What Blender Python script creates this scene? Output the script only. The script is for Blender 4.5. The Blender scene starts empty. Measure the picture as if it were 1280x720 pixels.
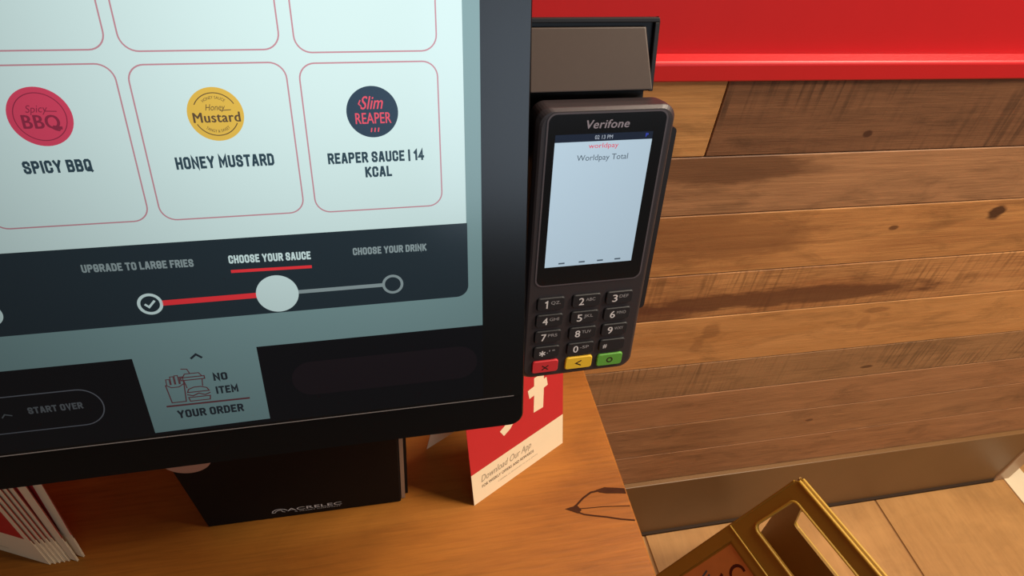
import bpy, bmesh, math, random
from mathutils import Vector, Matrix
from mathutils.geometry import tessellate_polygon

random.seed(7)
SC = bpy.context.scene
COL = SC.collection
PI = math.pi

# ------------------------------------------------------------------ helpers
def lin(c):
    out = []
    for v in c:
        v = v / 255.0
        out.append(v / 12.92 if v <= 0.04045 else ((v + 0.055) / 1.055) ** 2.4)
    return tuple(out) + (1.0,)


def tag(o, label=None, cat=None, group=None, kind=None):
    if label: o['label'] = label
    if cat: o['category'] = cat
    if group: o['group'] = group
    if kind: o['kind'] = kind
    return o


def empty(name, mat=None, parent=None):
    o = bpy.data.objects.new(name, None)
    o.empty_display_size = 0.05
    COL.objects.link(o)
    if parent: o.parent = parent
    if mat is not None: o.matrix_local = mat
    return o


class MB:
    """collects polygons in a local frame and links them as ONE mesh object"""
    def __init__(self):
        self.v, self.f, self.m, self.s = [], [], [], []
        self.mats = []

    def mi(self, mat):
        if mat not in self.mats: self.mats.append(mat)
        return self.mats.index(mat)

    def raw(self, verts, faces, mat, smooth=False):
        b = len(self.v); k = self.mi(mat)
        self.v += [tuple(p) for p in verts]
        for f in faces:
            self.f.append([b + i for i in f]); self.m.append(k); self.s.append(smooth)

    # flat shapes, z is the height of the layer
    def poly(self, pts, z, mat, holes=()):
        loops = [[Vector((p[0], p[1], 0)) for p in pts]] + [[Vector((p[0], p[1], 0)) for p in h] for h in holes]
        flat = [p for l in loops for p in l]
        tris = []
        for t in tessellate_polygon(loops):
            a, b, c = (flat[i] for i in t)
            tris.append(t if (b - a).cross(c - a).z > 0 else t[::-1])
        self.raw([(p.x, p.y, z) for p in flat], tris, mat)

    def plate(self, pts, z0, z1, mat, holes=(), side=None):
        loops = [[Vector((p[0], p[1], 0)) for p in pts]] + [[Vector((p[0], p[1], 0)) for p in h] for h in holes]
        flat = [p for l in loops for p in l]
        n = len(flat)
        up, dn = [], []
        for t in tessellate_polygon(loops):
            a, b, c = (flat[i] for i in t)
            t = tuple(t) if (b - a).cross(c - a).z > 0 else tuple(t)[::-1]
            up.append(t); dn.append(tuple(i + n for i in t[::-1]))
        vs = [(p.x, p.y, z1) for p in flat] + [(p.x, p.y, z0) for p in flat]
        self.raw(vs, up + dn, mat)
        b = 0; sd = []
        for li, l in enumerate(loops):
            m = len(l)
            ar = sum(l[i].x * l[(i + 1) % m].y - l[(i + 1) % m].x * l[i].y for i in range(m))
            for i in range(m):
                j = (i + 1) % m
                q = (b + i, b + i + n, b + j + n, b + j)
                if (ar < 0) != (li > 0): q = q[::-1]
                sd.append(q)
            b += m
        self.raw(vs, sd, side or mat)

    def box(self, x0, x1, y0, y1, z0, z1, mat):
        v = [(x0, y0, z0), (x1, y0, z0), (x1, y1, z0), (x0, y1, z0), (x0, y0, z1), (x1, y0, z1), (x1, y1, z1), (x0, y1, z1)]
        self.raw(v, [(0, 3, 2, 1), (4, 5, 6, 7), (0, 1, 5, 4), (1, 2, 6, 5), (2, 3, 7, 6), (3, 0, 4, 7)], mat)

    def lofted(self, rings, mat, cap0=True, cap1=True, smooth=False):
        n = len(rings[0]); vs = [p for r in rings for p in r]; fs = []
        for k in range(len(rings) - 1):
            for i in range(n):
                j = (i + 1) % n
                fs.append((k * n + i, k * n + j, (k + 1) * n + j, (k + 1) * n + i))
        self.raw(vs, fs, mat, smooth)
        if cap1: self.raw(rings[-1], [tuple(range(n))], mat)
        if cap0: self.raw(rings[0], [tuple(range(n))[::-1]], mat)

    def tube(self, pts, r, mat, n=8):
        pts = [Vector(p) for p in pts]; rings = []
        for i, p in enumerate(pts):
            d = (pts[min(i + 1, len(pts) - 1)] - pts[max(i - 1, 0)]).normalized()
            a = d.cross(Vector((0, 0, 1)))
            if a.length < 1e-4: a = d.cross(Vector((0, 1, 0)))
            a.normalize(); b = d.cross(a)
            rings.append([tuple(p + r * (math.cos(t) * a + math.sin(t) * b)) for t in [2 * PI * k / n for k in range(n)]])
        self.lofted(rings, mat, smooth=True)

    def stroke(self, pts, w, z, mat, closed=False, capr=True):
        """flat line of width w through 2D points"""
        P = [Vector((p[0], p[1])) for p in pts]; n = len(P); L, R = [], []
        for i in range(n):
            a = P[(i - 1) % n] if (closed or i > 0) else P[i]
            b = P[(i + 1) % n] if (closed or i < n - 1) else P[i]
            d1 = (P[i] - a); d2 = (b - P[i])
            if d1.length < 1e-9: d1 = d2
            if d2.length < 1e-9: d2 = d1
            d1 = d1.normalized(); d2 = d2.normalized()
            t = d1 + d2
            t = t.normalized() if t.length > 1e-6 else d1
            nn = Vector((-t.y, t.x)); c = max(0.35, nn.dot(Vector((-d1.y, d1.x))))
            L.append(P[i] + nn * (w / 2 / c)); R.append(P[i] - nn * (w / 2 / c))
        vs = [(p.x, p.y, z) for p in L] + [(p.x, p.y, z) for p in R]
        fs = []
        for i in range(n if closed else n - 1):
            j = (i + 1) % n
            fs.append((i, n + i, n + j, j))
        self.raw(vs, fs, mat)

    def disc(self, x, y, r, z, mat, n=48):
        self.poly([(x + r * math.cos(2 * PI * k / n), y + r * math.sin(2 * PI * k / n)) for k in range(n)], z, mat)

    def ring(self, x, y, r, w, z, mat, a0=0, a1=2 * PI, n=48):
        full = abs(a1 - a0 - 2 * PI) < 1e-6
        k = n if full else n + 1
        self.stroke([(x + r * math.cos(a0 + (a1 - a0) * i / n), y + r * math.sin(a0 + (a1 - a0) * i / n)) for i in range(k)], w, z, mat, closed=full)

    def text(self, s, x, y, w, h, z, mat, bold=0.0, shear=0.0, rot=0.0, arc=None, basey=None):
        """lettering whose capitals are h high and whose line is w wide, centred on x, y"""
        vs, fs, bx, capy = glyphs(s, bold, shear)
        x0, x1 = bx
        sx = w / (x1 - x0); sy = h / capy
        out = []
        for p in vs:
            px = (p[0] - (x0 + x1) / 2) * sx; py = (p[1] - capy / 2) * sy
            if arc:
                r, up = arc
                if up: a = px / r; px, py = (r + py) * math.sin(a), (r + py) * math.cos(a)
                else: a = px / r; px, py = (r - py) * math.sin(a), -(r - py) * math.cos(a)
            c, sn = math.cos(rot), math.sin(rot)
            out.append((x + px * c - py * sn, y + px * sn + py * c, z))
        if bold:
            k = bold * .55 * h / .7
            for j, (dx, dy) in enumerate(((-k, 0), (k, 0), (-k * .5, k * .45), (k * .5, -k * .45))):
                self.raw([(q[0] + dx, q[1] + dy, q[2] + j * h * 2e-4) for q in out], fs, mat)
        else: self.raw(out, fs, mat)

    def block(self, s, x, y, w, h, z, mat, rot=0.0, weight=.215):
        """condensed block capitals, h high and w wide over all, centred on x, y"""
        pen_x = 0.0; runs = []
        for ch in s:
            adv, strokes = BLOCK.get(ch, (-.02, []))
            runs.append((pen_x, strokes)); pen_x += adv + .31
        tot = pen_x - .31 + weight; k = w / tot; sw = weight
        c, sn = math.cos(rot), math.sin(rot); n = 0
        for px, strokes in runs:
            for st in strokes:
                closed = st[0] == st[-1] and len(st) > 2
                pts = [(px + a + weight / 2, weight / 2 + b * (1 - weight)) for a, b in (st[:-1] if closed else st)]
                if not closed:   # square pen ends
                    (ax, ay), (bx, by) = pts[0], pts[1]; d = math.hypot(ax - bx, ay - by); pts[0] = (ax + (ax - bx) / d * sw * .5, ay + (ay - by) / d * sw * .5)
                    (ax, ay), (bx, by) = pts[-1], pts[-2]; d = math.hypot(ax - bx, ay - by); pts[-1] = (ax + (ax - bx) / d * sw * .5, ay + (ay - by) / d * sw * .5)
                b0 = len(self.v); self.stroke(pts, sw, 0, mat, closed=closed)
                for i in range(b0, len(self.v)):
                    qx, qy = (self.v[i][0] - tot / 2) * k, (self.v[i][1] - .5) * h
                    self.v[i] = (x + qx * c - qy * sn, y + qx * sn + qy * c, z + n * 2e-4)
                n += 1

    def build(self, name, parent=None, mat=None, bevel=0.0, seg=2, xf=None, scale=1.0):
        me = bpy.data.meshes.new(name)
        vs = [(p[0] * scale, p[1] * scale, p[2] * scale) for p in self.v]
        if xf is not None: vs = [tuple(xf @ Vector(p)) for p in vs]
        me.from_pydata(vs, [], self.f)
        for m in self.mats: me.materials.append(m)
        for p, k, s in zip(me.polygons, self.m, self.s):
            p.material_index = k; p.use_smooth = s
        me.update()
        o = bpy.data.objects.new(name, me); COL.objects.link(o)
        if parent: o.parent = parent
        if mat is not None: o.matrix_local = mat
        if bevel:
            bm = bmesh.new(); bm.from_mesh(me)
            bmesh.ops.remove_doubles(bm, verts=bm.verts, dist=1e-6); bm.to_mesh(me); bm.free()
            b = o.modifiers.new('bevel', 'BEVEL'); b.width = bevel; b.segments = seg
            b.limit_method = 'ANGLE'; b.angle_limit = math.radians(35)
        return o


_O = [(.0, .12), (.0, .88), (.09, 1), (.31, 1), (.40, .88), (.40, .12), (.31, 0), (.09, 0), (.0, .12)]
_S = [(.40, .76), (.40, .88), (.31, 1), (.09, 1), (.0, .88), (.0, .66), (.09, .55), (.31, .45), (.40, .34), (.40, .12), (.31, 0), (.09, 0), (.0, .12), (.0, .24)]
_C = [(.40, .72), (.40, .88), (.31, 1), (.09, 1), (.0, .88), (.0, .12), (.09, 0), (.31, 0), (.40, .12), (.40, .28)]
_P = [(0, 0), (0, 1), (.31, 1), (.40, .88), (.40, .60), (.31, .48), (.0, .48)]
BLOCK = {
    'A': (.42, [[(0, 0), (.16, 1), (.26, 1), (.42, 0)], [(.06, .26), (.36, .26)]]),
    'B': (.40, [[(0, 0), (0, 1), (.30, 1), (.38, .90), (.38, .64), (.30, .53), (0, .53)], [(.30, .53), (.40, .42), (.40, .12), (.31, 0), (0, 0)]]),
    'C': (.40, [_C]), 'D': (.40, [[(0, 0), (0, 1), (.28, 1), (.40, .84), (.40, .16), (.28, 0), (0, 0)]]),
    'E': (.34, [[(.34, 1), (0, 1), (0, 0), (.34, 0)], [(0, .52), (.28, .52)]]), 'F': (.32, [[(.34, 1), (0, 1), (0, 0)], [(0, .50), (.28, .50)]]),
    'G': (.40, [_C[:-1] + [(.40, .46), (.22, .46)]]), 'H': (.40, [[(0, 0), (0, 1)], [(.40, 0), (.40, 1)], [(0, .5), (.40, .5)]]),
    'I': (.0, [[(0, 0), (0, 1)]]), 'K': (.40, [[(0, 0), (0, 1)], [(.40, 1), (.04, .46)], [(.12, .58), (.42, 0)]]),
    'L': (.32, [[(0, 1), (0, 0), (.32, 0)]]), 'M': (.54, [[(0, 0), (0, 1), (.27, .30), (.54, 1), (.54, 0)]]),
    'N': (.42, [[(0, 0), (0, 1), (.42, 0), (.42, 1)]]), 'O': (.40, [_O]), 'P': (.40, [_P]),
    'Q': (.40, [_O, [(.24, .22), (.44, -.06)]]), 'R': (.40, [_P, [(.22, .48), (.42, 0)]]), 'S': (.40, [_S]),
    'T': (.40, [[(0, 1), (.40, 1)], [(.20, 1), (.20, 0)]]), 'U': (.40, [[(0, 1), (0, .12), (.09, 0), (.31, 0), (.40, .12), (.40, 1)]]),
    'V': (.42, [[(0, 1), (.21, 0), (.42, 1)]]), 'Y': (.44, [[(0, 1), (.22, .42), (.44, 1)], [(.22, .42), (.22, 0)]]),
    '1': (.14, [[(-.02, .80), (.14, 1), (.14, 0)]]), '4': (.40, [[(.30, 0), (.30, 1), (0, .30), (.42, .30)]]), '|': (.0, [[(0, -.06), (0, 1.06)]]),
}

_gc = {}
def glyphs(s, bold, shear):
    key = (s, bold, shear)
    if key in _gc: return _gc[key]
    def mesh_of(txt):
        cu = bpy.data.curves.new('t', 'FONT'); cu.body = txt; cu.size = 1.0
        cu.shear = shear; cu.resolution_u = 4; cu.space_character = 1.0 + bold * 1.6
        o = bpy.data.objects.new('t', cu); COL.objects.link(o)
        dg = bpy.context.evaluated_depsgraph_get(); ev = o.evaluated_get(dg); me = ev.to_mesh()
        vs = [tuple(v.co) for v in me.vertices]; fs = [tuple(p.vertices) for p in me.polygons]
        fl = []
        for f in fs:
            a, b, c = (Vector(vs[i]) for i in f[:3])
            fl.append(f if (b - a).cross(c - a).z >= 0 else f[::-1])
        ev.to_mesh_clear(); bpy.data.objects.remove(o); bpy.data.curves.remove(cu)
        return vs, fl
    vs, fs = mesh_of(s)
    cv, _ = mesh_of('H')
    capy = max(p[1] for p in cv)
    xs = [p[0] for p in vs]
    _gc[key] = (vs, fs, (min(xs), max(xs)), capy)
    return _gc[key]


def rrect(x0, x1, y0, y1, r, n=8, corners=(1, 1, 1, 1)):
    """counter-clockwise from the bottom left; corners: bl, br, tr, tl"""
    P = []
    for (cx, cy, a, on) in ((x0 + r, y0 + r, PI, corners[0]), (x1 - r, y0 + r, 1.5 * PI, corners[1]), (x1 - r, y1 - r, 0, corners[2]), (x0 + r, y1 - r, .5 * PI, corners[3])):
        if on:
            for k in range(n + 1):
                t = a + .5 * PI * k / n
                P.append((cx + r * math.cos(t), cy + r * math.sin(t)))
        else:
            t = a + .25 * PI
            P.append((cx + r * math.sqrt(2) * math.cos(t), cy + r * math.sqrt(2) * math.sin(t)))
    return P


def frame(o, x, y, n):
    m = Matrix.Identity(4)
    for i in range(3):
        m[i][0], m[i][1], m[i][2], m[i][3] = x[i], y[i], n[i], o[i]
    return m

# ------------------------------------------------------------------ materials
def new_mat(name):
    m = bpy.data.materials.new(name); m.use_nodes = True
    nt = m.node_tree; b = nt.nodes['Principled BSDF']
    return m, nt, b


def plain(name, rgb, rough=0.5, spec=0.5, metal=0.0, grain=0.0, gscale=300.0, bump=0.0):
    m, nt, b = new_mat(name)
    b.inputs['Roughness'].default_value = rough
    b.inputs['Specular IOR Level'].default_value = spec
    b.inputs['Metallic'].default_value = metal
    tc = nt.nodes.new('ShaderNodeTexCoord'); nz = nt.nodes.new('ShaderNodeTexNoise')
    nz.inputs['Scale'].default_value = gscale; nz.inputs['Detail'].default_value = 4
    nt.links.new(tc.outputs['Object'], nz.inputs['Vector'])
    mx = nt.nodes.new('ShaderNodeMix'); mx.data_type = 'RGBA'
    c = lin(rgb)
    mx.inputs[6].default_value = tuple(v * (1 - grain) for v in c[:3]) + (1,)
    mx.inputs[7].default_value = tuple(min(1, v * (1 + grain)) for v in c[:3]) + (1,)
    nt.links.new(nz.outputs['Fac'], mx.inputs[0]); nt.links.new(mx.outputs[2], b.inputs['Base Color'])
    if bump:
        bp = nt.nodes.new('ShaderNodeBump'); bp.inputs['Strength'].default_value = bump; bp.inputs['Distance'].default_value = 0.001
        nt.links.new(nz.outputs['Fac'], bp.inputs['Height']); nt.links.new(bp.outputs['Normal'], b.inputs['Normal'])
    return m


def lcd(name, rgb, strength=1.0, power=5.0, rough=0.16):
    """lit screen pixel colour: an LCD panel that dims off its axis, behind glossy glass"""
    m, nt, b = new_mat(name)
    b.inputs['Base Color'].default_value = (0.002, 0.002, 0.003, 1)
    b.inputs['Roughness'].default_value = rough
    b.inputs['Emission Color'].default_value = lin(rgb)
    g = nt.nodes.new('ShaderNodeNewGeometry'); d = nt.nodes.new('ShaderNodeVectorMath'); d.operation = 'DOT_PRODUCT'
    nt.links.new(g.outputs['Normal'], d.inputs[0]); nt.links.new(g.outputs['Incoming'], d.inputs[1])
    a = nt.nodes.new('ShaderNodeMath'); a.operation = 'ABSOLUTE'; nt.links.new(d.outputs['Value'], a.inputs[0])
    p = nt.nodes.new('ShaderNodeMath'); p.operation = 'POWER'; nt.links.new(a.outputs[0], p.inputs[0]); p.inputs[1].default_value = power
    k = nt.nodes.new('ShaderNodeMath'); k.operation = 'MULTIPLY'; nt.links.new(p.outputs[0], k.inputs[0]); k.inputs[1].default_value = strength
    nt.links.new(k.outputs[0], b.inputs['Emission Strength'])
    return m


def wood(name, lo, hi, grain=1.0, stretch=(2.2, 30, 30), fine=1.0, saw=0.0, saw_ang=0.0, saw_scale=90, stains=(), rough=0.55, spec=0.3, seed=0.0, bump=0.25, mottle=1.0):
    """planed board with grain along X; stains = (x, z, rx, rz, rgb, strength, edge roughness)"""
    m, nt, b = new_mat(name); N = nt.nodes; L = nt.links
    b.inputs['Roughness'].default_value = rough; b.inputs['Specular IOR Level'].default_value = spec
    tc = N.new('ShaderNodeTexCoord')
    def mapping(scale, loc=(0, 0, 0), rot=(0, 0, 0)):
        mp = N.new('ShaderNodeMapping'); mp.inputs['Scale'].default_value = scale; mp.inputs['Location'].default_value = loc; mp.inputs['Rotation'].default_value = rot
        L.new(tc.outputs['Object'], mp.inputs['Vector']); return mp
    def noise(mp, sc, det=6, dist=0.0, ro=0.6):
        n = N.new('ShaderNodeTexNoise'); n.inputs['Scale'].default_value = sc; n.inputs['Detail'].default_value = det
        n.inputs['Distortion'].default_value = dist; n.inputs['Roughness'].default_value = ro
        L.new(mp.outputs[0], n.inputs['Vector']); return n
    def math_(op, a, c, clamp=False):
        n = N.new('ShaderNodeMath'); n.operation = op; n.use_clamp = clamp
        for i, v in enumerate((a, c)):
            if isinstance(v, (int, float)): n.inputs[i].default_value = v
            else: L.new(v, n.inputs[i])
        return n.outputs[0]
    def mix(fac, a, c, blend='MIX'):
        n = N.new('ShaderNodeMix'); n.data_type = 'RGBA'; n.blend_type = blend
        if isinstance(fac, (int, float)): n.inputs[0].default_value = fac
        else: L.new(fac, n.inputs[0])
        for i, v in ((6, a), (7, c)):
            if isinstance(v, tuple): n.inputs[i].default_value = v
            else: L.new(v, n.inputs[i])
        return n.outputs[2]
    n1 = noise(mapping(stretch, (seed, seed * 1.7, seed * .6)), 1.3, 8, 0.7)
    n2 = noise(mapping((stretch[0] * 3, stretch[1] * 7, stretch[2] * 7), (seed * 2.1, seed, seed)), 2.0, 5, 0.2)
    n3 = noise(mapping((2.5, 5, 5), (seed, 3 * seed, seed)), 1.5, 3)
    r1 = N.new('ShaderNodeValToRGB'); r1.color_ramp.elements[0].position = 0.5 - .22 / grain; r1.color_ramp.elements[1].position = 0.5 + .22 / grain
    r1.color_ramp.elements[0].color = lin(lo); r1.color_ramp.elements[1].color = lin(hi)
    L.new(n1.outputs['Fac'], r1.inputs[0])
    c = r1.outputs[0]
    f2 = math_('MULTIPLY', math_('SUBTRACT', n2.outputs['Fac'], 0.45), 2.2 * fine, True)
    c = mix(f2, c, lin(tuple(v * .62 for v in lo)))
    f3 = math_('MULTIPLY', math_('SUBTRACT', n3.outputs['Fac'], 0.5), 1.3, True)
    c = mix(f3, c, lin(tuple(min(255, v * 1.12 + 6) for v in hi)))
    n4 = noise(mapping((4.5, 9, 16), (seed * 5.3, seed, seed * 2)), 1.6, 7, .9, .65)
    f4 = math_('MULTIPLY', math_('SUBTRACT', n4.outputs['Fac'], 0.5), 2.4 * mottle, True)
    c = mix(f4, c, lin(tuple(v * .60 for v in lo)))
    n5 = noise(mapping((stretch[0] * 4, stretch[1] * 9, stretch[2] * 9), (seed, seed * 4, seed)), 2.2, 3, 0.4)
    f5 = math_('MULTIPLY', math_('SUBTRACT', n5.outputs['Fac'], 0.58), 2.5 * mottle, True)
    c = mix(f5, c, lin(tuple(min(255, v * 1.18) for v in hi)))
    h = n2.outputs['Fac']
    if saw:
        w = noise(mapping((saw_scale * 8, 6, 7), (seed, 0, seed), (0, saw_ang, 0)), 1.0, 2, .3, .5)
        wm = noise(mapping((4, 4, 9), (seed * 3, 0, seed)), 1.2, 3)
        sf = math_('MULTIPLY', math_('MULTIPLY', math_('SUBTRACT', w.outputs['Fac'], .48), 6.0, True), math_('MULTIPLY', math_('SUBTRACT', wm.outputs['Fac'], .38), 4.0, True), True)
        c = mix(math_('MULTIPLY', sf, saw), c, lin(tuple(v * .6 for v in lo)))
        h = math_('ADD', h, math_('MULTIPLY', w.outputs['Fac'], 0.6))
    if stains:
        sep = N.new('ShaderNodeSeparateXYZ'); L.new(tc.outputs['Object'], sep.inputs[0])
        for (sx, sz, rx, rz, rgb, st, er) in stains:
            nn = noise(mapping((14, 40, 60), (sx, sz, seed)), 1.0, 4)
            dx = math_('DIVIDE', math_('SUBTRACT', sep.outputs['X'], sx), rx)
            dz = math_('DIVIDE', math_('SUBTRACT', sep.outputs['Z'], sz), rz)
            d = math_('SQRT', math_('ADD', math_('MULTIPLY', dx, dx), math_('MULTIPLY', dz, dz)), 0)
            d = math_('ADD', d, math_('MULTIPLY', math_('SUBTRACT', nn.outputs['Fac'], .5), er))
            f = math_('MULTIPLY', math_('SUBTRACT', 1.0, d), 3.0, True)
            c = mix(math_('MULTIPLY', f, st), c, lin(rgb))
    L.new(c, b.inputs['Base Color'])
    bp = N.new('ShaderNodeBump'); bp.inputs['Strength'].default_value = bump; bp.inputs['Distance'].default_value = 0.0015
    L.new(h, bp.inputs['Height']); L.new(bp.outputs['Normal'], b.inputs['Normal'])
    return m

# ------------------------------------------------------------------ camera (1.40 m above the floor, at the origin)
CAMZ = 1.40
yaw, pitch, roll = (math.radians(a) for a in (15.843, 42.678, 6.737))
f_ = Vector((math.sin(yaw) * math.cos(pitch), math.cos(yaw) * math.cos(pitch), -math.sin(pitch)))
r0 = Vector((math.cos(yaw), -math.sin(yaw), 0)); u0 = r0.cross(f_)
r_ = math.cos(roll) * r0 + math.sin(roll) * u0; u_ = r_.cross(f_)
cam = bpy.data.cameras.new('camera'); co = bpy.data.objects.new('camera', cam); COL.objects.link(co)
cam.sensor_width = 36.0; cam.lens = 36.0 * 830.0 / 1280.0; cam.clip_start = 0.01
co.matrix_world = frame(Vector((0, 0, CAMZ)), r_, u_, -f_)
SC.camera = co

WALL_Y = 0.637
TABLE_Z = 0.90

# ------------------------------------------------------------------ wall of reclaimed boards
TONES = {
    'pale':   dict(lo=(168, 112, 58), hi=(190, 132, 72)),
    'brown':  dict(lo=(108, 69, 42), hi=(130, 85, 52)),
    'umber':  dict(lo=(146, 98, 60), hi=(172, 118, 72)),
    'orange': dict(lo=(160, 100, 52), hi=(196, 132, 70)),
    'mixed':  dict(lo=(158, 98, 52), hi=(196, 134, 74)),
    'honey':  dict(lo=(180, 118, 60), hi=(200, 136, 74)),
    'grey':   dict(lo=(142, 98, 58), hi=(164, 114, 68)),
    'rust':   dict(lo=(148, 98, 58), hi=(172, 116, 70)),
    'clay':   dict(lo=(142, 94, 56), hi=(168, 114, 68)),
}
for t_ in TONES.values():
    for k_ in ('lo', 'hi'):
        r, g, b_ = t_[k_]; t_[k_] = (r * 1.04, g * 1.085, b_ * 1.19)
Z = lambda d: CAMZ + d
ROWS = [(-0.3135, -0.413), (-0.413, -0.503), (-0.503, -0.611), (-0.611, -0.703), (-0.703, -0.816), (-0.816, -0.902), (-0.902, -0.990), (-0.990, -1.085), (-1.085, -1.184)]
DK = (84, 50, 32)
wmats = [
    [(-1.3, .404, wood('board_pale', **TONES['pale'], seed=1.0, fine=.5)),
     (.404, 1.50, wood('board_sawn_brown', **TONES['brown'], seed=2.3, saw=.75, saw_ang=.06, saw_scale=16, stretch=(3, 40, 60), fine=.8,
                       stains=[(.62, Z(-.387), .008, .006, (70, 40, 26), .9, .5)]))],
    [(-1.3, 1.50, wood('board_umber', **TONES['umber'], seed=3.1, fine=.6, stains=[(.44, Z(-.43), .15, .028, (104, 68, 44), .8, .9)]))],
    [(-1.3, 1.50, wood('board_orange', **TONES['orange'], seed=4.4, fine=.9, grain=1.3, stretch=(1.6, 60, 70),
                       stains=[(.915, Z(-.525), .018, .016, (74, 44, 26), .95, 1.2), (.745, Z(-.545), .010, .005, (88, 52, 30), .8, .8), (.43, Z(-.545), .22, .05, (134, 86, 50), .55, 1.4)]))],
    [(-1.3, 1.50, wood('board_banded', **TONES['mixed'], seed=5.2, saw=.5, saw_ang=.3, saw_scale=20,
                       stains=[(.62, Z(-.672), .33, .022, (98, 58, 36), .85, 1.3), (.40, Z(-.69), .1, .02, (104, 62, 40), .8, 1.0)]))],
    [(-1.3, 1.50, wood('board_honey', **TONES['honey'], seed=6.6, fine=.35,
                       stains=[(.515, Z(-.735), .018, .02, (112, 70, 40), .4, 1.8), (.50, Z(-.765), .014, .02, (130, 84, 48), .35, 1.8), (.815, Z(-.722), .03, .008, (116, 72, 42), .45, 1.8), (.80, Z(-.75), .012, .022, (150, 98, 56), .35, 1.6)]))],
    [(-1.3, 1.50, wood('board_grey', **TONES['grey'], seed=7.5, saw=.6, saw_ang=.3, saw_scale=24, fine=.5,
                       stains=[(.87, Z(-.875), .016, .005, (84, 52, 32), .8, 1.3)]))],
    [(-1.3, 1.50, wood('board_rust', **TONES['rust'], seed=8.1, fine=.6))],
    [(-1.3, 1.50, wood('board_clay', **TONES['clay'], seed=9.7, fine=.7, stains=[(.82, Z(-1.03), .012, .006, (84, 50, 32), .7, 1.0)]))],
    [(-1.3, 1.50, wood('board_rust_low', **TONES['rust'], seed=11.3, fine=.7))],
]
gap = plain('board_gap', (150, 104, 64), .9, .1)
mb = MB()
mb.box(-1.3, 1.50, WALL_Y + .012, WALL_Y + .10, 0, Z(-.325), gap)
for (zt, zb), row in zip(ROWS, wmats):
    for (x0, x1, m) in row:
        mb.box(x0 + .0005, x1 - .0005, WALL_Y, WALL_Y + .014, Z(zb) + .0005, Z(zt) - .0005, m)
tag(mb.build('wall_back', bevel=.0012, seg=1), kind='structure')

red = plain('red_paint', (196, 30, 34), .38, .45, grain=.03, gscale=30)
mb = MB(); mb.box(-1.3, 1.50, WALL_Y + .013, WALL_Y + .038, Z(-.312), 2.75, red)
tag(mb.build('trim_1'), 'glossy red painted panel above the wall boards', kind='structure')
prof = [(WALL_Y - .004, Z(-.3135)), (WALL_Y + .0128, Z(-.3135)), (WALL_Y + .0128, Z(-.2874)), (WALL_Y - .002, Z(-.2905)), (WALL_Y - .004, Z(-.2925))]
mb = MB(); mb.lofted([[(x, a, b) for a, b in prof] for x in (-1.3, 1.50)], red)
tag(mb.build('trim_2', bevel=.002), 'red painted ledge along the foot of the red panel', kind='structure')

base = plain('baseboard_laminate', (120, 86, 50), .45, .4, grain=.12, gscale=8)
dark = plain('dark_joint', (52, 36, 24), .7, .2)
mb = MB(); mb.box(-1.3, 1.50, WALL_Y - .010, WALL_Y + .013, .006, Z(-1.184), base)
mb.box(-1.3, 1.50, WALL_Y - .016, WALL_Y + .013, 0, .008, dark)
tag(mb.build('baseboard_back', bevel=.0015), kind='structure')
steel = plain('corner_metal', (176, 150, 122), .35, .5, metal=.3, grain=.05)
mb = MB(); mb.box(1.50, 1.55, WALL_Y - .014, WALL_Y + .10, 0, Z(-1.10), steel)
tag(mb.build('trim_3', bevel=.004), kind='structure')
dark_wall_mat = plain('dark_wall', (74, 58, 44), .7, .3, grain=.06)  # plain dark brown for the surface beyond the corner post
mb = MB(); mb.box(1.55, 3.2, WALL_Y + .06, WALL_Y + .16, 0, 2.75, dark_wall_mat)
tag(mb.build('wall_right'), kind='structure')

# floor
tile = wood('floor_tile_tan', (168, 120, 68), (184, 135, 80), seed=1.9, stretch=(20, 2.0, 20), fine=.25, rough=.5, spec=.35, bump=.1, mottle=.3)
grout = plain('floor_grout', (138, 98, 62), .9, .2)
mb = MB(); mb.box(-2.0, 3.2, -2.2, WALL_Y + .16, -.06, -.003, grout)
xs = [-2.0, -1.246, -.646, -.046, .554, 1.154, 1.754, 2.354, 2.954, 3.2]
ysf = [-2.2, -1.75, -.55, .64 + .16]
for i in range(len(xs) - 1):
    for j in range(len(ysf) - 1):
        mb.box(xs[i] + .0025, xs[i + 1] - .0025, ysf[j] + .0025, ysf[j + 1] - .0025, -.004, 0, tile)
tag(mb.build('floor', bevel=.001, seg=1), kind='structure')
strip = plain('threshold_cream', (236, 214, 180), .4, .4, grain=.03)
mb = MB()
mb.plate([(1.533, .30), (1.60, .30), (1.60, .66), (1.533, .66)], .0, .004, strip)
tag(mb.build('trim_4'), kind='structure')

# ------------------------------------------------------------------ counter table
tw = wood('counter_oak', (130, 76, 24), (157, 98, 35), seed=2.7, stretch=(3.0, 26, 26), fine=.55, grain=1.0, rough=.5, spec=.2, bump=.12, mottle=.45)
twe = wood('counter_edge', (150, 80, 38), (190, 116, 58), seed=5.7, stretch=(3, 30, 30), rough=.5)
knot = plain('knot_dark', (58, 30, 14), .7, .08, grain=.3, gscale=120)
table = tag(empty('counter_table', Matrix.Translation((-.35, .38, 0))), 'orange-brown wooden counter with a dark knot near its right end, standing against the board wall', 'table')
iv = Matrix.Translation((.35, -.38, 0))
mb = MB()
mb.box(-.95, .1965, .12, WALL_Y - .011, TABLE_Z - .042, TABLE_Z, tw)
top = mb.build('tabletop', table, bevel=.0018, xf=iv)
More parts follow.
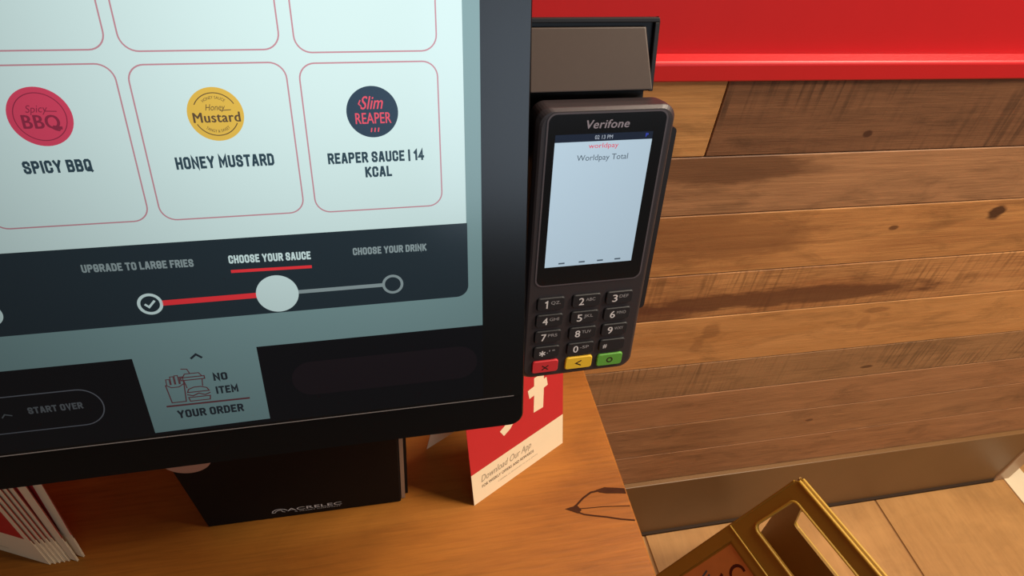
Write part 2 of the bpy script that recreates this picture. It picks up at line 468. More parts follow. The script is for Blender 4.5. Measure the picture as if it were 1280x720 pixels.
# the knot: dark growth ring lines running out to the end grain
mb = MB()
zz = TABLE_Z + .00025
mb.stroke([(.1445, .2535), (.150, .2565), (.157, .2618), (.165, .2660), (.174, .2668), (.184, .2655), (.1945, .2640)], .0016, zz, knot)
mb.poly([(.170, .2675), (.178, .2690), (.187, .2672), (.195, .2655), (.195, .2605), (.188, .2618), (.178, .2632), (.172, .2650)], zz + .00004, knot)
mb.stroke([(.1445, .2535), (.149, .2505), (.154, .2475), (.162, .2452), (.172, .2425), (.183, .2390), (.1945, .2362)], .0013, zz + .00002, knot)
mb.stroke([(.146, .2535), (.158, .2525), (.172, .2518), (.1945, .2492)], .0007, zz + .00006, knot)
mb.poly([(.1395, .2545), (.1450, .2555), (.1505, .2560), (.1530, .2515), (.1495, .2490), (.1450, .2515)], zz + .00008, knot)
mb.build('knot', top, xf=iv)
for x in (-.80, .06):
    mb = MB(); mb.box(x, x + .04, .22, .60, 0, TABLE_Z - .042, twe); mb.build('leg', table, bevel=.002, xf=iv)

# ------------------------------------------------------------------ ordering kiosk
S = Vector((.0758, .2485, CAMZ - .2060))
sx = Vector((.9999, .0054, .0134)).normalized()
sn = Vector((.0013, -.9562, .2928)).normalized()
sy = sn.cross(sx).normalized(); sn = sx.cross(sy)
kb = Matrix.Translation((-.064, .32, TABLE_Z))
kiosk = tag(empty('ordering_kiosk', kb), 'black touch screen ordering kiosk showing sauce choices, on a black stand on the wooden counter', 'kiosk')
HF = kb.inverted() @ frame(S, sx, sy, sn)

blk = plain('black_plastic', (6, 6, 7), .35, .2, grain=.05)
glassb = plain('black_glass', (5, 5, 6), .22, .5)
seam = plain('glass_edge', (120, 112, 110), .4, .5)
mm = .001
# housing: rounded slab behind the glass
mb = MB()
ou = rrect(-326, 0, -114.5, 470, 7, 6)
def inset(P, cx, cy, k, z): return [(cx + (p[0] - cx) * (1 - k / 163.0), cy + (p[1] - cy) * (1 - k / 292.0), z) for p in P]
rings = [inset(ou, -163, 178, 14, -34), inset(ou, -163, 178, 3, -26), inset(ou, -163, 178, 0, -20), inset(ou, -163, 178, 0, -2.2), inset(ou, -163, 178, 1.0, -.6)]
mb.lofted(rings, blk)
mb.build('housing', kiosk, HF, scale=mm)
# display: black cover glass, page background, white panel, dark step bar
P_W = lcd('pixel_white', (222, 248, 246), 1.0)
P_G = lcd('pixel_grey', (130, 163, 164), 1.0)
P_D = lcd('pixel_dark', (37, 52, 60), 1.0)
P_F = lcd('pixel_footer', (10, 12, 17), 1.0)
P_PK = lcd('pixel_pink', (206, 150, 160), 1.0)
P_INK = lcd('pixel_ink', (52, 76, 88), 1.0)
P_RED = lcd('pixel_red', (250, 58, 66), 1.05)
P_DIM = lcd('pixel_dim_text', (150, 168, 170), 1.0)
P_LID_R = lcd('pixel_lid_red', (226, 74, 104), 1.0)
P_LID_RD = lcd('pixel_lid_maroon', (150, 48, 74), 1.0)
P_LID_Y = lcd('pixel_lid_yellow', (238, 196, 84), 1.0)
P_LID_YI = lcd('pixel_lid_brown', (104, 84, 60), 1.0)
P_LID_N = lcd('pixel_lid_navy', (54, 74, 92), 1.0)
P_LID_P = lcd('pixel_lid_pink', (240, 92, 112), 1.0)
P_ORD = lcd('pixel_order_ink', (40, 50, 58), 1.0)
P_ORDR = lcd('pixel_order_red', (110, 60, 66), 1.0)
P_PILL = lcd('pixel_pill', (28, 20, 26), 1.0)
P_LINE = lcd('pixel_pill_line', (112, 116, 124), 1.0)
P_SOUT = lcd('pixel_start_text', (104, 110, 114), 1.0)
mb = MB()
mb.plate(rrect(-325, -1, -93.5, 469, 6, 6, (0, 0, 1, 1)), -1.0, 0, glassb, side=seam)
mb.stroke([(-324, -93.1), (-6, -93.1)], .55, .06, seam)
mb.poly([(-303, -91.5), (-23.3, -91.5), (-23.3, -46), (-303, -46)], .05, P_F)
mb.poly([(-303, -46), (-23.3, -46), (-23.3, 440), (-303, 440)], .05, P_G)
mb.poly([(-296, 11.2), (-30.8, 11.2), (-30.8, 430), (-296, 430)], .10, P_W)
mb.poly(rrect(-296, -30.4, -28.2, 11.2, 6, 8, (1, 1, 0, 0)), .10, P_D)
disp = mb.build('display', kiosk, HF, scale=mm)
tag(disp, 'lit screen with white panel of sauces above a dark step bar')

TZ = .16
def tile_(x0, x1, y0, y1, name='sauce_tile', extra=None, label=None):
    mb = MB(); mb.stroke(rrect(x0, x1, y0, y1, 6.5, 8), .62, TZ, P_PK, closed=True)
    if extra: extra(mb)
    o = mb.build(name, disp, scale=mm)
    if label: tag(o, label)
    return o
Z1, Z2, Z3 = .16, .21, .26
def bbq(mb):
    x, y = -199.2, 67.4
    mb.disc(x, y, 11.6, Z1, P_LID_R); mb.ring(x, y, 9.3, .35, Z2, P_LID_RD)
    mb.text('Spicy', x - .6, y + 3.2, 8.0, 2.8, Z2, P_LID_RD, shear=.3)
    mb.stroke([(x + 2.2, y + 2.2), (x + 6.4, y + 2.0)], .35, Z2, P_LID_RD)
    mb.text('BBQ', x - .2, y - 1.9, 13.0, 5.2, Z2, P_LID_RD, bold=.05, rot=-.03)
    mb.stroke([(x + 3.5, y - 4.0), (x + 6.8, y - 4.6)], 1.2, Z2, P_LID_RD)
    mb.block('SPICY BBQ', -198.3, 47.4, 25.2, 5.3, Z1, P_INK)
def honey(mb):
    x, y = -134.4, 66.3
    mb.disc(x, y, 11.0, Z1, P_LID_Y)
    mb.ring(x, y, 8.7, .38, Z2, P_LID_YI, math.radians(28), math.radians(152)); mb.ring(x, y, 8.7, .38, Z2, P_LID_YI, math.radians(206), math.radians(334))
    mb.text('Honey', x + .2, y + 2.9, 7.8, 2.5, Z2, P_LID_YI, shear=.3); mb.stroke([(x + 2.0, y + 1.5), (x + 6.2, y + 1.7)], .32, Z2, P_LID_YI)
    mb.text('Mustard', x + .2, y - 1.2, 18.2, 4.0, Z2, P_LID_YI, bold=.05)
    mb.text('HONEY SAUCE', x, y, 9.4, 1.15, Z2, P_LID_YI, bold=.01, arc=(6.9, True)); mb.text('TANGY & SWEET', x, y, 9.8, 1.15, Z2, P_LID_YI, bold=.01, arc=(6.9, False))
    mb.block('HONEY MUSTARD', -134, 46.4, 39.6, 5.3, Z1, P_INK)
def reaper(mb):
    x, y = -70.8, 65.2
    mb.disc(x, y, 11.0, Z1, P_LID_N)
    mb.text('Slim', x - .1, y + 4.0, 9.6, 5.4, Z2, P_LID_P, bold=.015, shear=.35)
    mb.stroke([(x - 4.8, y + 5.2), (x - 5.6, y + 3.6), (x - 4.6, y + 2.6)], .5, Z2, P_LID_P)
    mb.text('REAPER', x + .2, y - 2.6, 15.2, 4.6, Z2, P_LID_P, bold=.02)
    for k in (-1.5, 0, 1.5): mb.stroke([(x + .6 + k - .25, y - 8.6), (x + .6 + k + .1, y - 6.8)], .55, Z2, P_LID_P)
    mb.block('REAPER SAUCE | 14', -70.6, 45.5, 42.2, 4.9, Z1, P_INK); mb.block('KCAL', -70.2, 38.7, 11.8, 4.9, Z1, P_INK)
tile_(-99.3, -42.0, 21.0, 85.8, extra=reaper, label='sauce tile reading REAPER SAUCE with a dark round lid')
tile_(-164.2, -104.4, 21.6, 86.4, extra=honey, label='sauce tile reading HONEY MUSTARD with a yellow round lid')
tile_(-229.2, -168.8, 22.0, 87.0, extra=bbq, label='sauce tile reading SPICY BBQ with a pink round lid')
for (a, b_, y) in ((-99.6, -41.9, 90.0), (-164.5, -105.3, 91.4), (-229.6, -169.3, 92.2), (-293.5, -234.2, 92.6), (-293.5, -234.2, 22.4)):
    tile_(a, b_, y, y + 64.5)

# steps
yb = -18.1
def piece(name, fn, label=None):
    mb = MB(); fn(mb); o = mb.build(name, disp, scale=mm)
    if label: tag(o, label)
def done(mb):
    mb.ring(-177.4, yb, 4.75, 1.35, Z1, P_W); mb.stroke([(-179.7, yb + .1), (-178.1, yb - 1.5), (-175.2, yb + 1.6)], 1.0, Z1, P_W)
piece('step_line', lambda mb: mb.stroke([(-172.3, yb), (-131, yb)], 2.7, Z1, P_RED), 'red line between steps')
piece('step_line', lambda mb: mb.stroke([(-112.3, yb), (-72.5, yb)], 1.9, Z1, P_DIM), 'grey line between steps')
piece('step_circle', done, 'white ring with a check mark')
piece('step_circle', lambda mb: mb.disc(-121.7, yb, 9.6, Z2, P_W), 'large filled white circle')
piece('step_circle', lambda mb: mb.ring(-67.7, yb, 4.45, 1.3, Z1, P_DIM), 'empty grey ring')
piece('step_circle', lambda mb: mb.ring(-242.4, yb + 1.0, 4.75, 1.35, Z1, P_W))
piece('step_caption', lambda mb: mb.block('UPGRADE TO LARGE FRIES', -178.2, 1.2, 45.6, 3.8, Z1, P_DIM, rot=-.02), 'UPGRADE TO LARGE FRIES in grey')
piece('step_caption', lambda mb: (mb.block('CHOOSE YOUR SAUCE', -122.4, .7, 36.0, 4.0, Z1, P_W, rot=-.02), mb.stroke([(-140.3, -4.9), (-104.5, -5.5)], 1.5, Z1, P_RED)), 'CHOOSE YOUR SAUCE in white, underlined red')
piece('step_caption', lambda mb: mb.block('CHOOSE YOUR DRINK', -67.8, .4, 34.6, 3.7, Z1, P_DIM, rot=-.01), 'CHOOSE YOUR DRINK in grey')

# order tab
mb = MB()
mb.poly([(-191.3, -46.2), (-190.3, -89.9), (-135.2, -89.2), (-135.5, -45.9)][::-1] if False else [(-190.3, -89.9), (-135.2, -89.2), (-135.5, -45.9), (-191.3, -45.9)], .10, P_G)
mb.stroke([(-166.0, -49.0), (-163.3, -46.8), (-160.8, -49.0)], 1.1, Z1, P_ORD)
# outline drawing of fries, cup and burger
I = P_ORDR
mb.stroke([(-180.0, -62.5), (-179.0, -73.0), (-172.5, -73.0), (-171.6, -62.5)], .55, Z1, I)
for k, hgt in enumerate((3.2, 4.6, 5.0, 4.0)):
    x = -179.4 + k * 2.05; mb.stroke([(x, -62.6), (x + .1, -62.6 + hgt), (x + 1.6, -62.6 + hgt), (x + 1.6, -62.6)], .45, Z1, I)
mb.stroke([(-180, -62.5), (-177.6, -64.2), (-174.2, -64.2), (-171.6, -62.5)], .5, Z1, I)
mb.stroke([(-172.6, -59.2), (-172.6, -60.8), (-161.8, -60.8), (-161.8, -59.2)], .55, Z1, I, closed=True)
mb.stroke([(-171.6, -59.2), (-170.4, -57.2), (-164.0, -57.2), (-162.8, -59.2)], .5, Z1, I)
mb.stroke([(-168.0, -57.2), (-168.8, -54.6), (-171.6, -54.2)], .5, Z1, I)
mb.stroke([(-171.4, -60.8), (-170.7, -65.4)], .5, Z1, I); mb.stroke([(-163.0, -60.8), (-163.5, -65.0)], .5, Z1, I)
mb.stroke([(-171.0, -68.0), (-170.2, -66.2), (-167.6, -65.2), (-164.4, -65.2), (-161.8, -66.2), (-161.0, -68.0)], .55, Z1, I, closed=True)
mb.stroke([(-171.4, -69.2), (-168.8, -70.2), (-166.0, -69.0), (-163.2, -70.2), (-160.6, -69.2)], .6, Z1, I)
mb.stroke([(-171.0, -71.0), (-161.0, -71.0), (-161.4, -73.2), (-170.6, -73.2)], .55, Z1, I, closed=True)
mb.block('NO', -154.6, -60.6, 6.6, 4.4, Z1, P_ORD); mb.block('ITEM', -152.7, -68.4, 10.4, 4.4, Z1, P_ORD)
mb.stroke([(-182, -74.9), (-143, -75.1)], 1.0, Z1, P_ORDR)
mb.block('YOUR ORDER', -162.4, -80.3, 31, 4.7, Z1, P_ORD)
tag(mb.build('order_tab', disp, scale=mm), 'grey tab reading NO ITEM and YOUR ORDER with food outlines')
mb = MB()
mb.stroke(rrect(-305 + 4, -209.2, -80.2, -59.8, 10.1, 10), .55, Z1, P_LINE, closed=True)
mb.block('START OVER', -229.8, -68.7, 23.4, 3.7, Z1, P_SOUT); mb.stroke([(-248.5, -70.4), (-251.5, -69.4), (-253.0, -71.2)], .6, Z1, P_SOUT)
tag(mb.build('start_over_button', disp, scale=mm), 'outlined pill button reading START OVER')
mb = MB(); mb.poly(rrect(-121.5, -26.5, -77.5, -57.5, 10, 10), .10, P_PILL)
tag(mb.build('blank_button', disp, scale=mm), 'unlit dark pill button')

# stand
standm = plain('stand_black', (8, 7, 7), .6, .15, grain=.08)
edge_m = plain('stand_edge_tan', (150, 118, 94), .5, .4)
white_ink = plain('print_white', (196, 190, 186), .5, .3)
tan_ink = plain('sticker_tan', (176, 128, 104), .5, .3)
ki = kb.inverted()
mb = MB()
mb.lofted([[(-.1385, .281, TABLE_Z), (.008, .281, TABLE_Z), (.008, .400, TABLE_Z), (-.1385, .400, TABLE_Z)],
           [(-.1490, .281, TABLE_Z + .13), (.008, .281, TABLE_Z + .13), (.008, .400, TABLE_Z + .13), (-.1490, .400, TABLE_Z + .13)],
           [(-.1490, .285, TABLE_Z + .30), (.008, .285, TABLE_Z + .30), (.008, .400, TABLE_Z + .30), (-.1490, .400, TABLE_Z + .30)]], standm)
stand = mb.build('stand', kiosk, bevel=.0012, xf=ki)
mb = MB(); mb.box(.0085, .0115, .2835, .395, TABLE_Z + .001, TABLE_Z + .29, edge_m); mb.build('edge_strip', stand, xf=ki @ Matrix.Identity(4) if False else Matrix.Identity(4) @ ki)
mb = MB(); mb.box(.0118, .0140, .288, .398, TABLE_Z, TABLE_Z + .29, standm); mb.build('side_panel', kiosk, xf=ki)
# emblem and lettering on the stand front
SF = frame(Vector((0, .2806, TABLE_Z)), Vector((1, 0, 0)), Vector((0, 0, 1)), Vector((0, -1, 0)))
mb = MB()
mb.text('ACRELEC', -58.6, 11.2, 41.0, 3.8, .0, white_ink, bold=.0)
mb.text('A GLORY COMPANY', -56.5, 7.4, 35, 1.0, .0, white_ink)
mb.stroke([(-90.3, 9.0), (-89.6, 11.6), (-87.2, 13.3), (-84.0, 13.7), (-81.0, 12.6), (-79.0, 10.6)], .75, 0, white_ink)
mb.stroke([(-88.2, 9.0), (-87.4, 10.8), (-85.6, 11.9), (-83.4, 11.9)], .6, 0, white_ink)
mb.stroke([(-83.4, 11.9), (-82.6, 9.6), (-80.8, 8.6)], .6, 0, white_ink); mb.stroke([(-90.3, 9.0), (-88.2, 9.0)], .6, 0, white_ink)
tag(mb.build('maker_mark', stand, xf=ki @ SF @ Matrix.Scale(mm, 4)), 'white arch emblem and ACRELEC lettering')
mb = MB(); mb.disc(-133.5, 93, 16, .05, tan_ink)
tag(mb.build('sticker', stand, xf=ki @ SF @ Matrix.Scale(mm, 4)), 'round tan sticker')

# bracket that holds the card reader
brm = plain('bracket_grey', (76, 63, 56), .45, .35, grain=.06)
brd = plain('bracket_black', (26, 23, 24), .5, .35, grain=.05)
mb = MB()
mb.box(-6, 68.6, 66.5, 101, -28, -25, brd)
mb.box(-6, 68.6, 98.8, 101, -25, -22.6, brd)
mb.box(66.3, 68.6, 66.5, 98.8, -25, -22.6, brd)
mb.box(-6, 66, 56.5, 67, -31, -28, brd)
mb.box(-8, 52, 31, 56, -44, -37, brd)
mb.box(-8, 30, 56, 90, -44, -28, brd)
bro = mb.build('reader_bracket', kiosk, HF, scale=mm, bevel=.0004)
mb = MB()
mb.lofted([[(3.0, 68.6, -24.9), (65.0, 68.6, -24.9), (63.0, 96.8, -24.9), (4.5, 96.8, -24.9)],
           [(3.0, 68.6, -15.0), (65.0, 68.6, -15.0), (61.6, 96.8, -22.8), (4.5, 96.8, -22.8)]], brm)
tag(mb.build('cover', bro, scale=mm, bevel=.0006), 'grey sloping bracket cover')

# ------------------------------------------------------------------ card terminal
T = Vector((.1144, .2589, Z(-.1937)))
tx = Vector((.9995, .0309, 0)).normalized(); tn = Vector((.0304, -.9844, .1732)).normalized()
ty = tn.cross(tx).normalized(); tn = tx.cross(ty)
TF0 = frame(T, tx, ty, tn)
off = Matrix.Translation((0, -.112, 0))
term = tag(empty('card_terminal', TF0 @ off), 'dark grey card payment terminal with lit screen and number keys, held beside the kiosk screen', 'card terminal')
TL = off.inverted()
bodym = plain('terminal_shell', (47, 41, 43), .42, .4, grain=.04)
rim = plain('terminal_rim', (84, 76, 80), .38, .45)
tglass = plain('terminal_glass', (16, 17, 20), .16, .5)
keym = plain('terminal_key', (27, 26, 29), .5, .35)
mb = MB()
bo = rrect(-36.4, 34.0, -112.5, 50.0, 7, 8)
def ins(P, k, z, dy=0):
    return [(p[0] - k * (1 if p[0] > 0 else -1) * min(1, abs(p[0]) / 20), p[1] - k * (1 if p[1] > -30 else -1) * min(1, abs(p[1] + 30) / 50) + dy, z) for p in P]
mb.lofted([ins(bo, 4, -19), ins(bo, .6, -15), ins(bo, 0, -8), ins(bo, 0, -2.5), ins(bo, 1.5, -.4), ins(bo, 2.6, 0)], bodym)
mb.build('body', term, TL, scale=mm, bevel=.0005)
mb = MB(); mb.plate(rrect(-30.6, 28.6, -46.5, 47.4, 4.0, 6), -.5, .35, tglass, side=rim)
mb.stroke(rrect(-31.0, 29.0, -46.9, 47.8, 4.2, 6), .9, .3, rim, closed=True)
tg = mb.build('screen_glass', term, TL, scale=mm)
T_W = lcd('terminal_pixel_white', (206, 230, 246), 1.0, power=2.0)
T_R = lcd('terminal_pixel_red', (250, 84, 110), 1.0, power=2.0)
T_K = lcd('terminal_pixel_grey', (92, 108, 122), 1.0, power=2.0)
T_B = lcd('terminal_pixel_blue', (70, 90, 230), 1.0, power=2.0)
T_S = lcd('terminal_pixel_status', (190, 200, 214), 1.0, power=2.0)
T_BK = lcd('terminal_pixel_black', (30, 40, 58), 1.0, power=2.0)
silver = plain('silver_print', (150, 140, 150), .35, .5)
mb = MB()
mb.poly([(-26.8, -35.2), (22.2, -35.2), (22.6, 37.6), (-27.0, 37.6)], .40, T_BK)
mb.poly([(-26.8, -35.2), (22.2, -35.2), (22.6, 33.8), (-27.0, 33.8)], .44, T_W)
mb.text('worldpay', -2.2, 31.6, 15.2, 2.4, .48, T_R, bold=.008)
mb.text('Worldpay Total', -2.0, 25.6, 26.4, 2.9, .48, T_K, bold=.004)
mb.text('02 13 PM', -2.6, 35.8, 9.0, 1.9, .48, T_S, bold=.01)
mb.text('P', 19.6, 35.9, 1.3, 1.9, .48, T_B, bold=.01)
for x in (-17.6, -6.3, 4.0, 14.0): mb.stroke([(x - 1.7, -33.3), (x + 1.7, -33.3)], .9, .48, T_K)
tag(mb.build('screen', tg, scale=mm), 'lit pale blue display reading Worldpay Total')
mb = MB(); mb.text('Verifone', -1.2, 42.2, 21.6, 4.0, .42, silver, bold=.04, shear=.18)
tag(mb.build('maker_mark', tg, scale=mm), 'silver Verifone lettering')
keyink = plain('key_print', (214, 206, 204), .45, .4)
keyink2 = plain('key_print_small', (156, 150, 150), .45, .4)
kinkd = plain('key_print_dark', (44, 26, 20), .5, .3)
KR = plain('key_red', (204, 44, 50), .45, .4); KY = plain('key_yellow', (232, 184, 44), .45, .4); KG = plain('key_green', (92, 156, 56), .45, .4)
labs = [['1', 'QZ.'], ['2', 'ABC'], ['3', 'DEF'], ['4', 'GHI'], ['5', 'JKL'], ['6', 'MNO'], ['7', 'PRS'], ['8', 'TUV'], ['9', 'WXY'], ['*', ".'\""], ['0', '-SP'], ['#', '']]
KX = [(-29.4, -13.6), (-9.2, 7.4), (10.6, 26.6)]
def key(x0, x1, yc, h, mat):
    mb = MB(); P = rrect(x0, x1, yc - h / 2, yc + h / 2, 1.6, 4)
    c = ((x0 + x1) / 2, yc)
    mb.lofted([[(p[0], p[1], -.6) for p in P], [(p[0], p[1], .7) for p in P], [(c[0] + (p[0] - c[0]) * .95, c[1] + (p[1] - c[1]) * .9, 1.2) for p in P]], mat)
    return mb
for i, (d, t) in enumerate(labs):
    r, c = divmod(i, 3); x0, x1 = KX[c]; yc = -58.6 - 11.2 * r
    mb = key(x0, x1, yc, 8.4, keym)
    if d == '*': [mb.stroke([(x0 + 5.4 - 2 * math.cos(t), yc - .6 - 2 * math.sin(t)), (x0 + 5.4 + 2 * math.cos(t), yc - .6 + 2 * math.sin(t))], .7, 1.26 + t * .005, keyink) for t in (PI / 6, PI / 2, 5 * PI / 6)]
    elif d == '#': mb.text('#', x0 + 3.6, yc - .2, 2.4, 3.0, 1.26, keyink, bold=.01)
    elif d == '1': mb.stroke([(x0 + 4.5, yc + 1.2), (x0 + 5.7, yc + 2.0), (x0 + 5.7, yc - 2.6)], .8, 1.26, keyink)
    else: mb.text(d, x0 + 5.4, yc - .2, 2.9, 4.6, 1.26, keyink, bold=.025)
    if t and d != '*': mb.text(t, x0 + 10.6, yc + .9, 5.4, 2.0, 1.26, keyink2, bold=.008)
    if d == '*':
        mb.disc(x0 + 8.4, yc - .5, .35, 1.26, keyink2, 8); mb.stroke([(x0 + 9.6, yc + .4), (x0 + 9.7, yc + 1.5)], .5, 1.26, keyink2)
        mb.stroke([(x0 + 11.6, yc + .6), (x0 + 11.7, yc + 1.6)], .45, 1.26, keyink2); mb.stroke([(x0 + 12.5, yc + .6), (x0 + 12.6, yc + 1.6)], .45, 1.26, keyink2)
    mb.build('key', term, TL, scale=mm)
for (x0, x1), mat, lab, yc in zip(KX, (KR, KY, KG), ('red cancel key', 'yellow correction key', 'green enter key'), (-103.0, -103.0, -103.4)):
    mb = key(x0, x1, yc, 8.8, mat); cx = (x0 + x1) / 2
    if mat is KR:
        mb.stroke([(cx - 1.9, yc - 2.2), (cx + 1.9, yc + 1.0)], .7, 1.26, kinkd); mb.stroke([(cx - 1.9, yc + 1.0), (cx + 1.9, yc - 2.2)], .7, 1.27, kinkd)
    elif mat is KY: mb.stroke([(cx + 1.6, yc + 1.7), (cx - 1.7, yc - .1), (cx + 1.6, yc - 1.9)], .75, 1.26, kinkd)
    else: mb.ring(cx, yc - .1, 1.6, .8, 1.26, kinkd, n=20)
    tag(mb.build('key', term, TL, scale=mm), lab)
# cradle behind the terminal
mb = MB()
mb.lofted([[(p[0], p[1], z) for p in rrect(-28 - a, 40.8 + a, -76, 36, 4, 5)] for a, z in ((-2, -26.5), (0, -24), (0, -19.4), (-.4, -19.05))], brd)
mb.plate(rrect(35.0, 40.5, -75.5, 35.5, 2.5, 5), -19.05, -9.5, brd)
mb.build('cradle', term, TL, scale=mm)

# ------------------------------------------------------------------ printed tent cards
cred = plain('card_red', (184, 38, 40), .5, .35, grain=.03, gscale=40)
ccream = plain('card_cream', (232, 206, 168), .6, .3, grain=.03, gscale=60)
ctan = plain('card_back', (128, 74, 48), .7, .2, grain=.05, gscale=60)
cink = plain('card_ink', (96, 78, 60), .6, .3)
cink2 = plain('card_ink_grey', (150, 132, 106), .6, .3)

def tent_card(loc, rotz, lean_f, lean_b, label, group, roll=0.0, width=100, L=178, edge=0):
    """folded card standing on its two long feet; front leaf's lower left corner is at loc"""
    root = tag(empty('tent_card', Matrix.Translation(loc) @ Matrix.Rotation(rotz, 4, 'Z') @ Matrix.Rotation(roll, 4, 'Y')), label, 'card', group)
    a = lean_f; y_ap, z_ap = L * math.sin(a), L * math.cos(a)
    FF = frame(Vector((0, 0, 0)), Vector((1, 0, 0)), Vector((0, math.sin(a), math.cos(a))), Vector((0, -math.cos(a), math.sin(a))))
    mb = MB()
    mb.box(0, width, 0, 36, -.4, 0, ccream); mb.box(0, width, 36, L, -.4, 0, cred)
    if edge: mb.box(width - edge, width, 36, L, 0, .05, ccream)
    # big cream word, set on a rising slant
    mb.stroke([(33, 60), (39, 63), (44, 69), (47, 78), (49, 92)], 8.5, .05, ccream)
    mb.stroke([(72, 60), (73, 78), (73.5, 97)], 10.5, .05, ccream); mb.stroke([(62, 83), (82, 86)], 9.5, .08, ccream)
    mb.text('Download Our App', 36, 25.5, 54, 7.2, .05, cink2, bold=.012, shear=.35, rot=.02)
    mb.text('FOR WEEKLY OFFERS AND REWARDS', 37.5, 16.0, 56, 3.2, .05, cink, bold=.04)
    mb.text('available to download on your phone', 48, 9.2, 44, 1.6, .05, cink2)
    f = mb.build('front_leaf', root, FF @ Matrix.Scale(1, 4), scale=mm); f.matrix_local = FF
    b = lean_b; Lb = z_ap / math.cos(b)
    yb0 = (y_ap + Lb * math.sin(b)) * mm
    BF = frame(Vector((0, yb0, 0)), Vector((1, 0, 0)), Vector((0, -math.sin(b), math.cos(b))), Vector((0, -math.cos(b), -math.sin(b))))
    mb = MB(); mb.box(0, width, 0, 30, -.4, 0, ccream); mb.box(0, width, 30, Lb, -.4, 0, ctan)
    g = mb.build('back_leaf', root, BF, scale=mm)
    return root

F0 = Vector((.0662, .2687, TABLE_Z)); ed = Vector((.0881, .0489, 0)).normalized()
tent_card(F0, math.atan2(ed.y, ed.x), math.radians(11), math.radians(11), 'red and cream tent card standing open on the counter below the card terminal', 'red tent cards on the counter', L=176)
G0 = Vector((-.2438, .2683, TABLE_Z)); gd = Vector((.908, -.418, 0)).normalized(); gn = Vector((.418, .908, 0)).normalized()
names = ['frontmost red tent card of the leaning bundle left of the stand', 'second red tent card of the bundle at the left end of the counter', 'third red tent card of the bundle at the left end of the counter',
         'fourth red tent card of the bundle at the left end of the counter', 'fifth red tent card of the bundle at the left end of the counter', 'sixth red tent card, its foot kicked out, in the bundle on the left',
         'rearmost red tent card of the bundle on the left, standing clear of the rest']
sl = [0, .0030, .0055, .0082, .0108, .0165, .0185]
bkk = [0, .0014, .0028, .0042, .0056, .0072, .0110]
rl = [0, 0, .01, .01, .02, .055, .11]
for i in range(7):
    e = G0 + gd * sl[i] + gn * bkk[i]
    th = rl[i]
    # the foot of a kicked-out card is its right corner
    p = e - gd * (.100 * math.cos(th)) + Vector((0, 0, .100 * math.sin(th) * 1.0))
    tent_card(p, math.atan2(gd.y, gd.x), math.radians(.15), math.radians(.15), names[i], 'red tent cards on the counter', roll=th, L=150, edge=4.5 if i < 5 else 8)

# ------------------------------------------------------------------ folding floor sign
yel = plain('sign_yellow', (146, 108, 36), .42, .4, grain=.08, gscale=25)
yel_lit = plain('sign_rim_lit', (190, 152, 58), .4, .4, grain=.05, gscale=40)  # lighter yellow paints the lit look onto the sign's edges
stick = plain('sticker_orange', (196, 124, 64), .5, .35, grain=.12, gscale=30)
pen = plain('marker_maroon', (70, 18, 16), .5, .3); pen2 = plain('marker_blue', (70, 84, 96), .5, .3)
A = Vector((.605, .4293, Z(-.85))); rd = Vector((.2438, -.9698, 0)).normalized()
hd = Vector((-.9698, -.2438, 0)).normalized()
tl = math.radians(22)
LEN = .55 / math.cos(tl)
WID = .30
apex = A + hd * .006
rm = Matrix.Translation(Vector((A.x, A.y, 0)) + rd * WID / 2)
root = tag(empty('floor_sign', rm), 'yellow plastic folding caution sign standing open on the tan floor beside the counter', 'sign')
ri = rm.inverted()
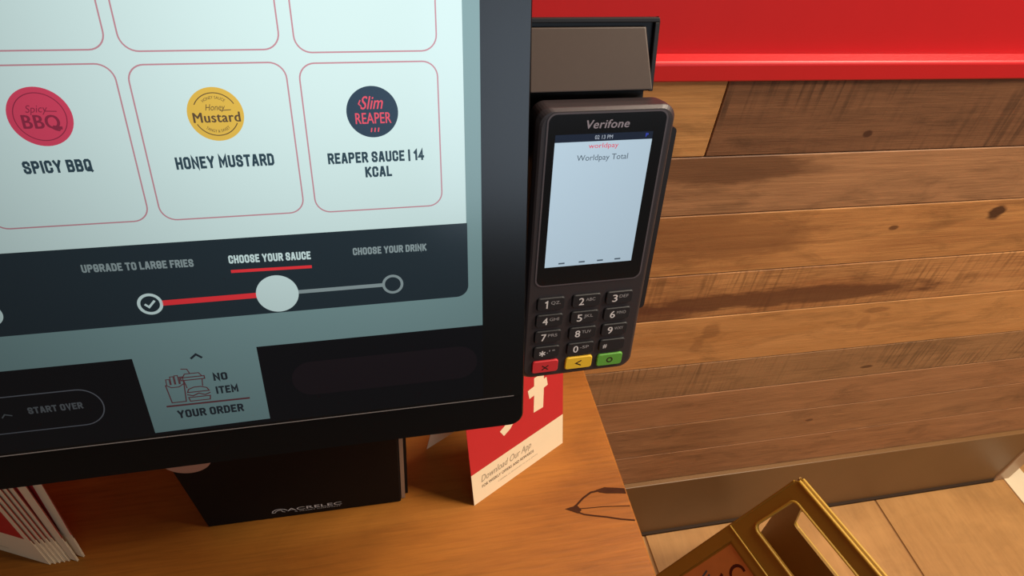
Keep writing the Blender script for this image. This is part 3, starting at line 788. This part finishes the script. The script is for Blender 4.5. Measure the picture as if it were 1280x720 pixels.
for side in (1, -1):
    h2 = hd * side
    d = math.cos(tl) * Vector((0, 0, -1)) + math.sin(tl) * h2
    up = -d
    x_ = rd if side == 1 else -rd
    n_ = x_.cross(up)
    o = A + h2 * .004 if side == 1 else A + h2 * .004 + rd * WID
    FR = ri @ frame(o, x_, up, n_)
    k = 145.0
    l = LEN * 1000
    outer = [(-k * l / 1000, -l), (WID * 1000 + k * l / 1000, -l), (WID * 1000 + 1, -7), (WID * 1000 - 6, 0), (6, 0), (-1, -7)]
    lowest = -107 if side == 1 else -198
    def slot(g):
        P = []
        for (cx, cy, a) in ((15, lowest, PI), (285, lowest, 1.5 * PI), (274, -38, 0), (26, -38, .5 * PI)):
            for q in range(7):
                t = a + .5 * PI * q / 6; P.append((cx + (8 + g) * math.cos(t), cy + (8 + g) * math.sin(t)))
        return P
    win = [(-42, -430), (342, -430), (304, -168), (-4, -168)] if side == 1 else [(-42, -430), (342, -430), (312, -228), (-12, -228)]
    mb = MB()
    foot_cut = [(30, -l), (60, -l + 30), (240, -l + 30), (270, -l)]
    outer2 = [outer[0]] + foot_cut + outer[1:]
    mb.plate(outer2, -4, 0, yel, holes=[slot(0)[::-1]])
    # raised lower panel frame, bead across the leaf, rims
    fr = [(-25 - 40, -452), (325 + 40, -452), (321.5, -151), (-21.5, -151)] if side == 1 else [(-65, -452), (365, -452), (330, -212), (-30, -212)]
    mb.plate(fr, 0, 2.2, yel, holes=[win[::-1]])
    if side == 1: mb.tube([(-21, -151, 2.0), (150, -151, 2.0), (321, -151, 2.0)], 1.4, yel_lit)
    s_ = slot(2.0); mb.tube([(p[0], p[1], .4) for p in s_] + [(s_[0][0], s_[0][1], .4)], 2.2, yel_lit, 6)
    mb.tube([(4, -1.5, -1), (150, -1.5, -1), (WID * 1000 - 4, -1.5, -1)], 2.6, yel_lit)
    for ex in ((-1, -8, outer[0]), (WID * 1000 + 1, -8, outer[1])):
        mb.tube([(ex[0], ex[1], -1), (ex[2][0], ex[2][1] + 3, -1)], 2.2, yel)
    leaf = mb.build('leaf', root, FR, scale=mm)
    if side == 1:
        mb = MB()
        mb.poly([(-38, -426), (338, -426), (302, -173), (-1, -173)], .3, stick)
        ws = 6.0
        # hand-written marker letters
        def C(cx, cy, r, a0, a1): return [(cx + r * .8 * math.cos(math.radians(t)), cy + r * math.sin(math.radians(t))) for t in range(a0, a1 + 1, 20)]
        mb.stroke(C(38, -197, 15, 70, 300), 5, .5, pen)
        mb.stroke([(62, -214), (70, -184), (80, -214)], 5, .5, pen); mb.stroke([(65, -204), (77, -204)], 4, .52, pen)
        mb.stroke([(94, -184), (94, -206), (101, -213), (109, -206), (109, -184)], 5, .5, pen)
        mb.stroke([(22, -223), (27, -245), (33, -230), (40, -246), (45, -222)], 5, .5, pen)
        mb.stroke([(56, -222), (56, -246), (68, -246)], 5, .5, pen); mb.stroke([(56, -222), (68, -222)], 5, .5, pen); mb.stroke([(56, -234), (66, -234)], 4, .52, pen)
        for q in range(4): mb.stroke([(2 + q * 7, -246), (4 + q * 7, -262 - 3 * (q % 2))], 3, .5, pen2)
        mb.stroke([(14, -250), (24, -256), (30, -248)], 4, .52, pen2)
        tag(mb.build('sticker', leaf, scale=mm), 'orange sticker with dark marker writing')

# ------------------------------------------------------------------ light
def area(name, loc, target, size, power, color, sy_=None):
    l = bpy.data.lights.new(name, 'AREA'); l.energy = power; l.color = color; l.size = size
    if sy_: l.shape = 'RECTANGLE'; l.size_y = sy_
    o = bpy.data.objects.new(name, l); COL.objects.link(o); o.location = loc
    d = Vector(target) - Vector(loc); o.rotation_euler = d.to_track_quat('-Z', 'Y').to_euler()
    return o
area('ceiling_lamp', (1.2, .36, 2.7), (.4, .35, .8), .5, 40, (1.0, .87, .70))
area('ceiling_lamp_right', (2.0, -.25, 2.8), (.5, .5, .9), .5, 62, (1.0, .87, .70))
area('cool_reflection_fill', (1.15, -2.4, 1.65), (1.15, 0, 1.55), 1.7, 17, (.70, .84, 1.0), 1.2)  # unseen cool lamp added for a bluish reflection in the dark glass
w = bpy.data.worlds.new('world'); SC.world = w; w.use_nodes = True
w.node_tree.nodes['Background'].inputs['Color'].default_value = (1.0, .86, .72, 1); w.node_tree.nodes['Background'].inputs['Strength'].default_value = .08

SC.view_settings.view_transform = 'Standard'; SC.view_settings.look = 'None'; SC.view_settings.gamma = 1.0
SC.view_settings.use_curve_mapping = False; SC.view_settings.exposure = 0.0
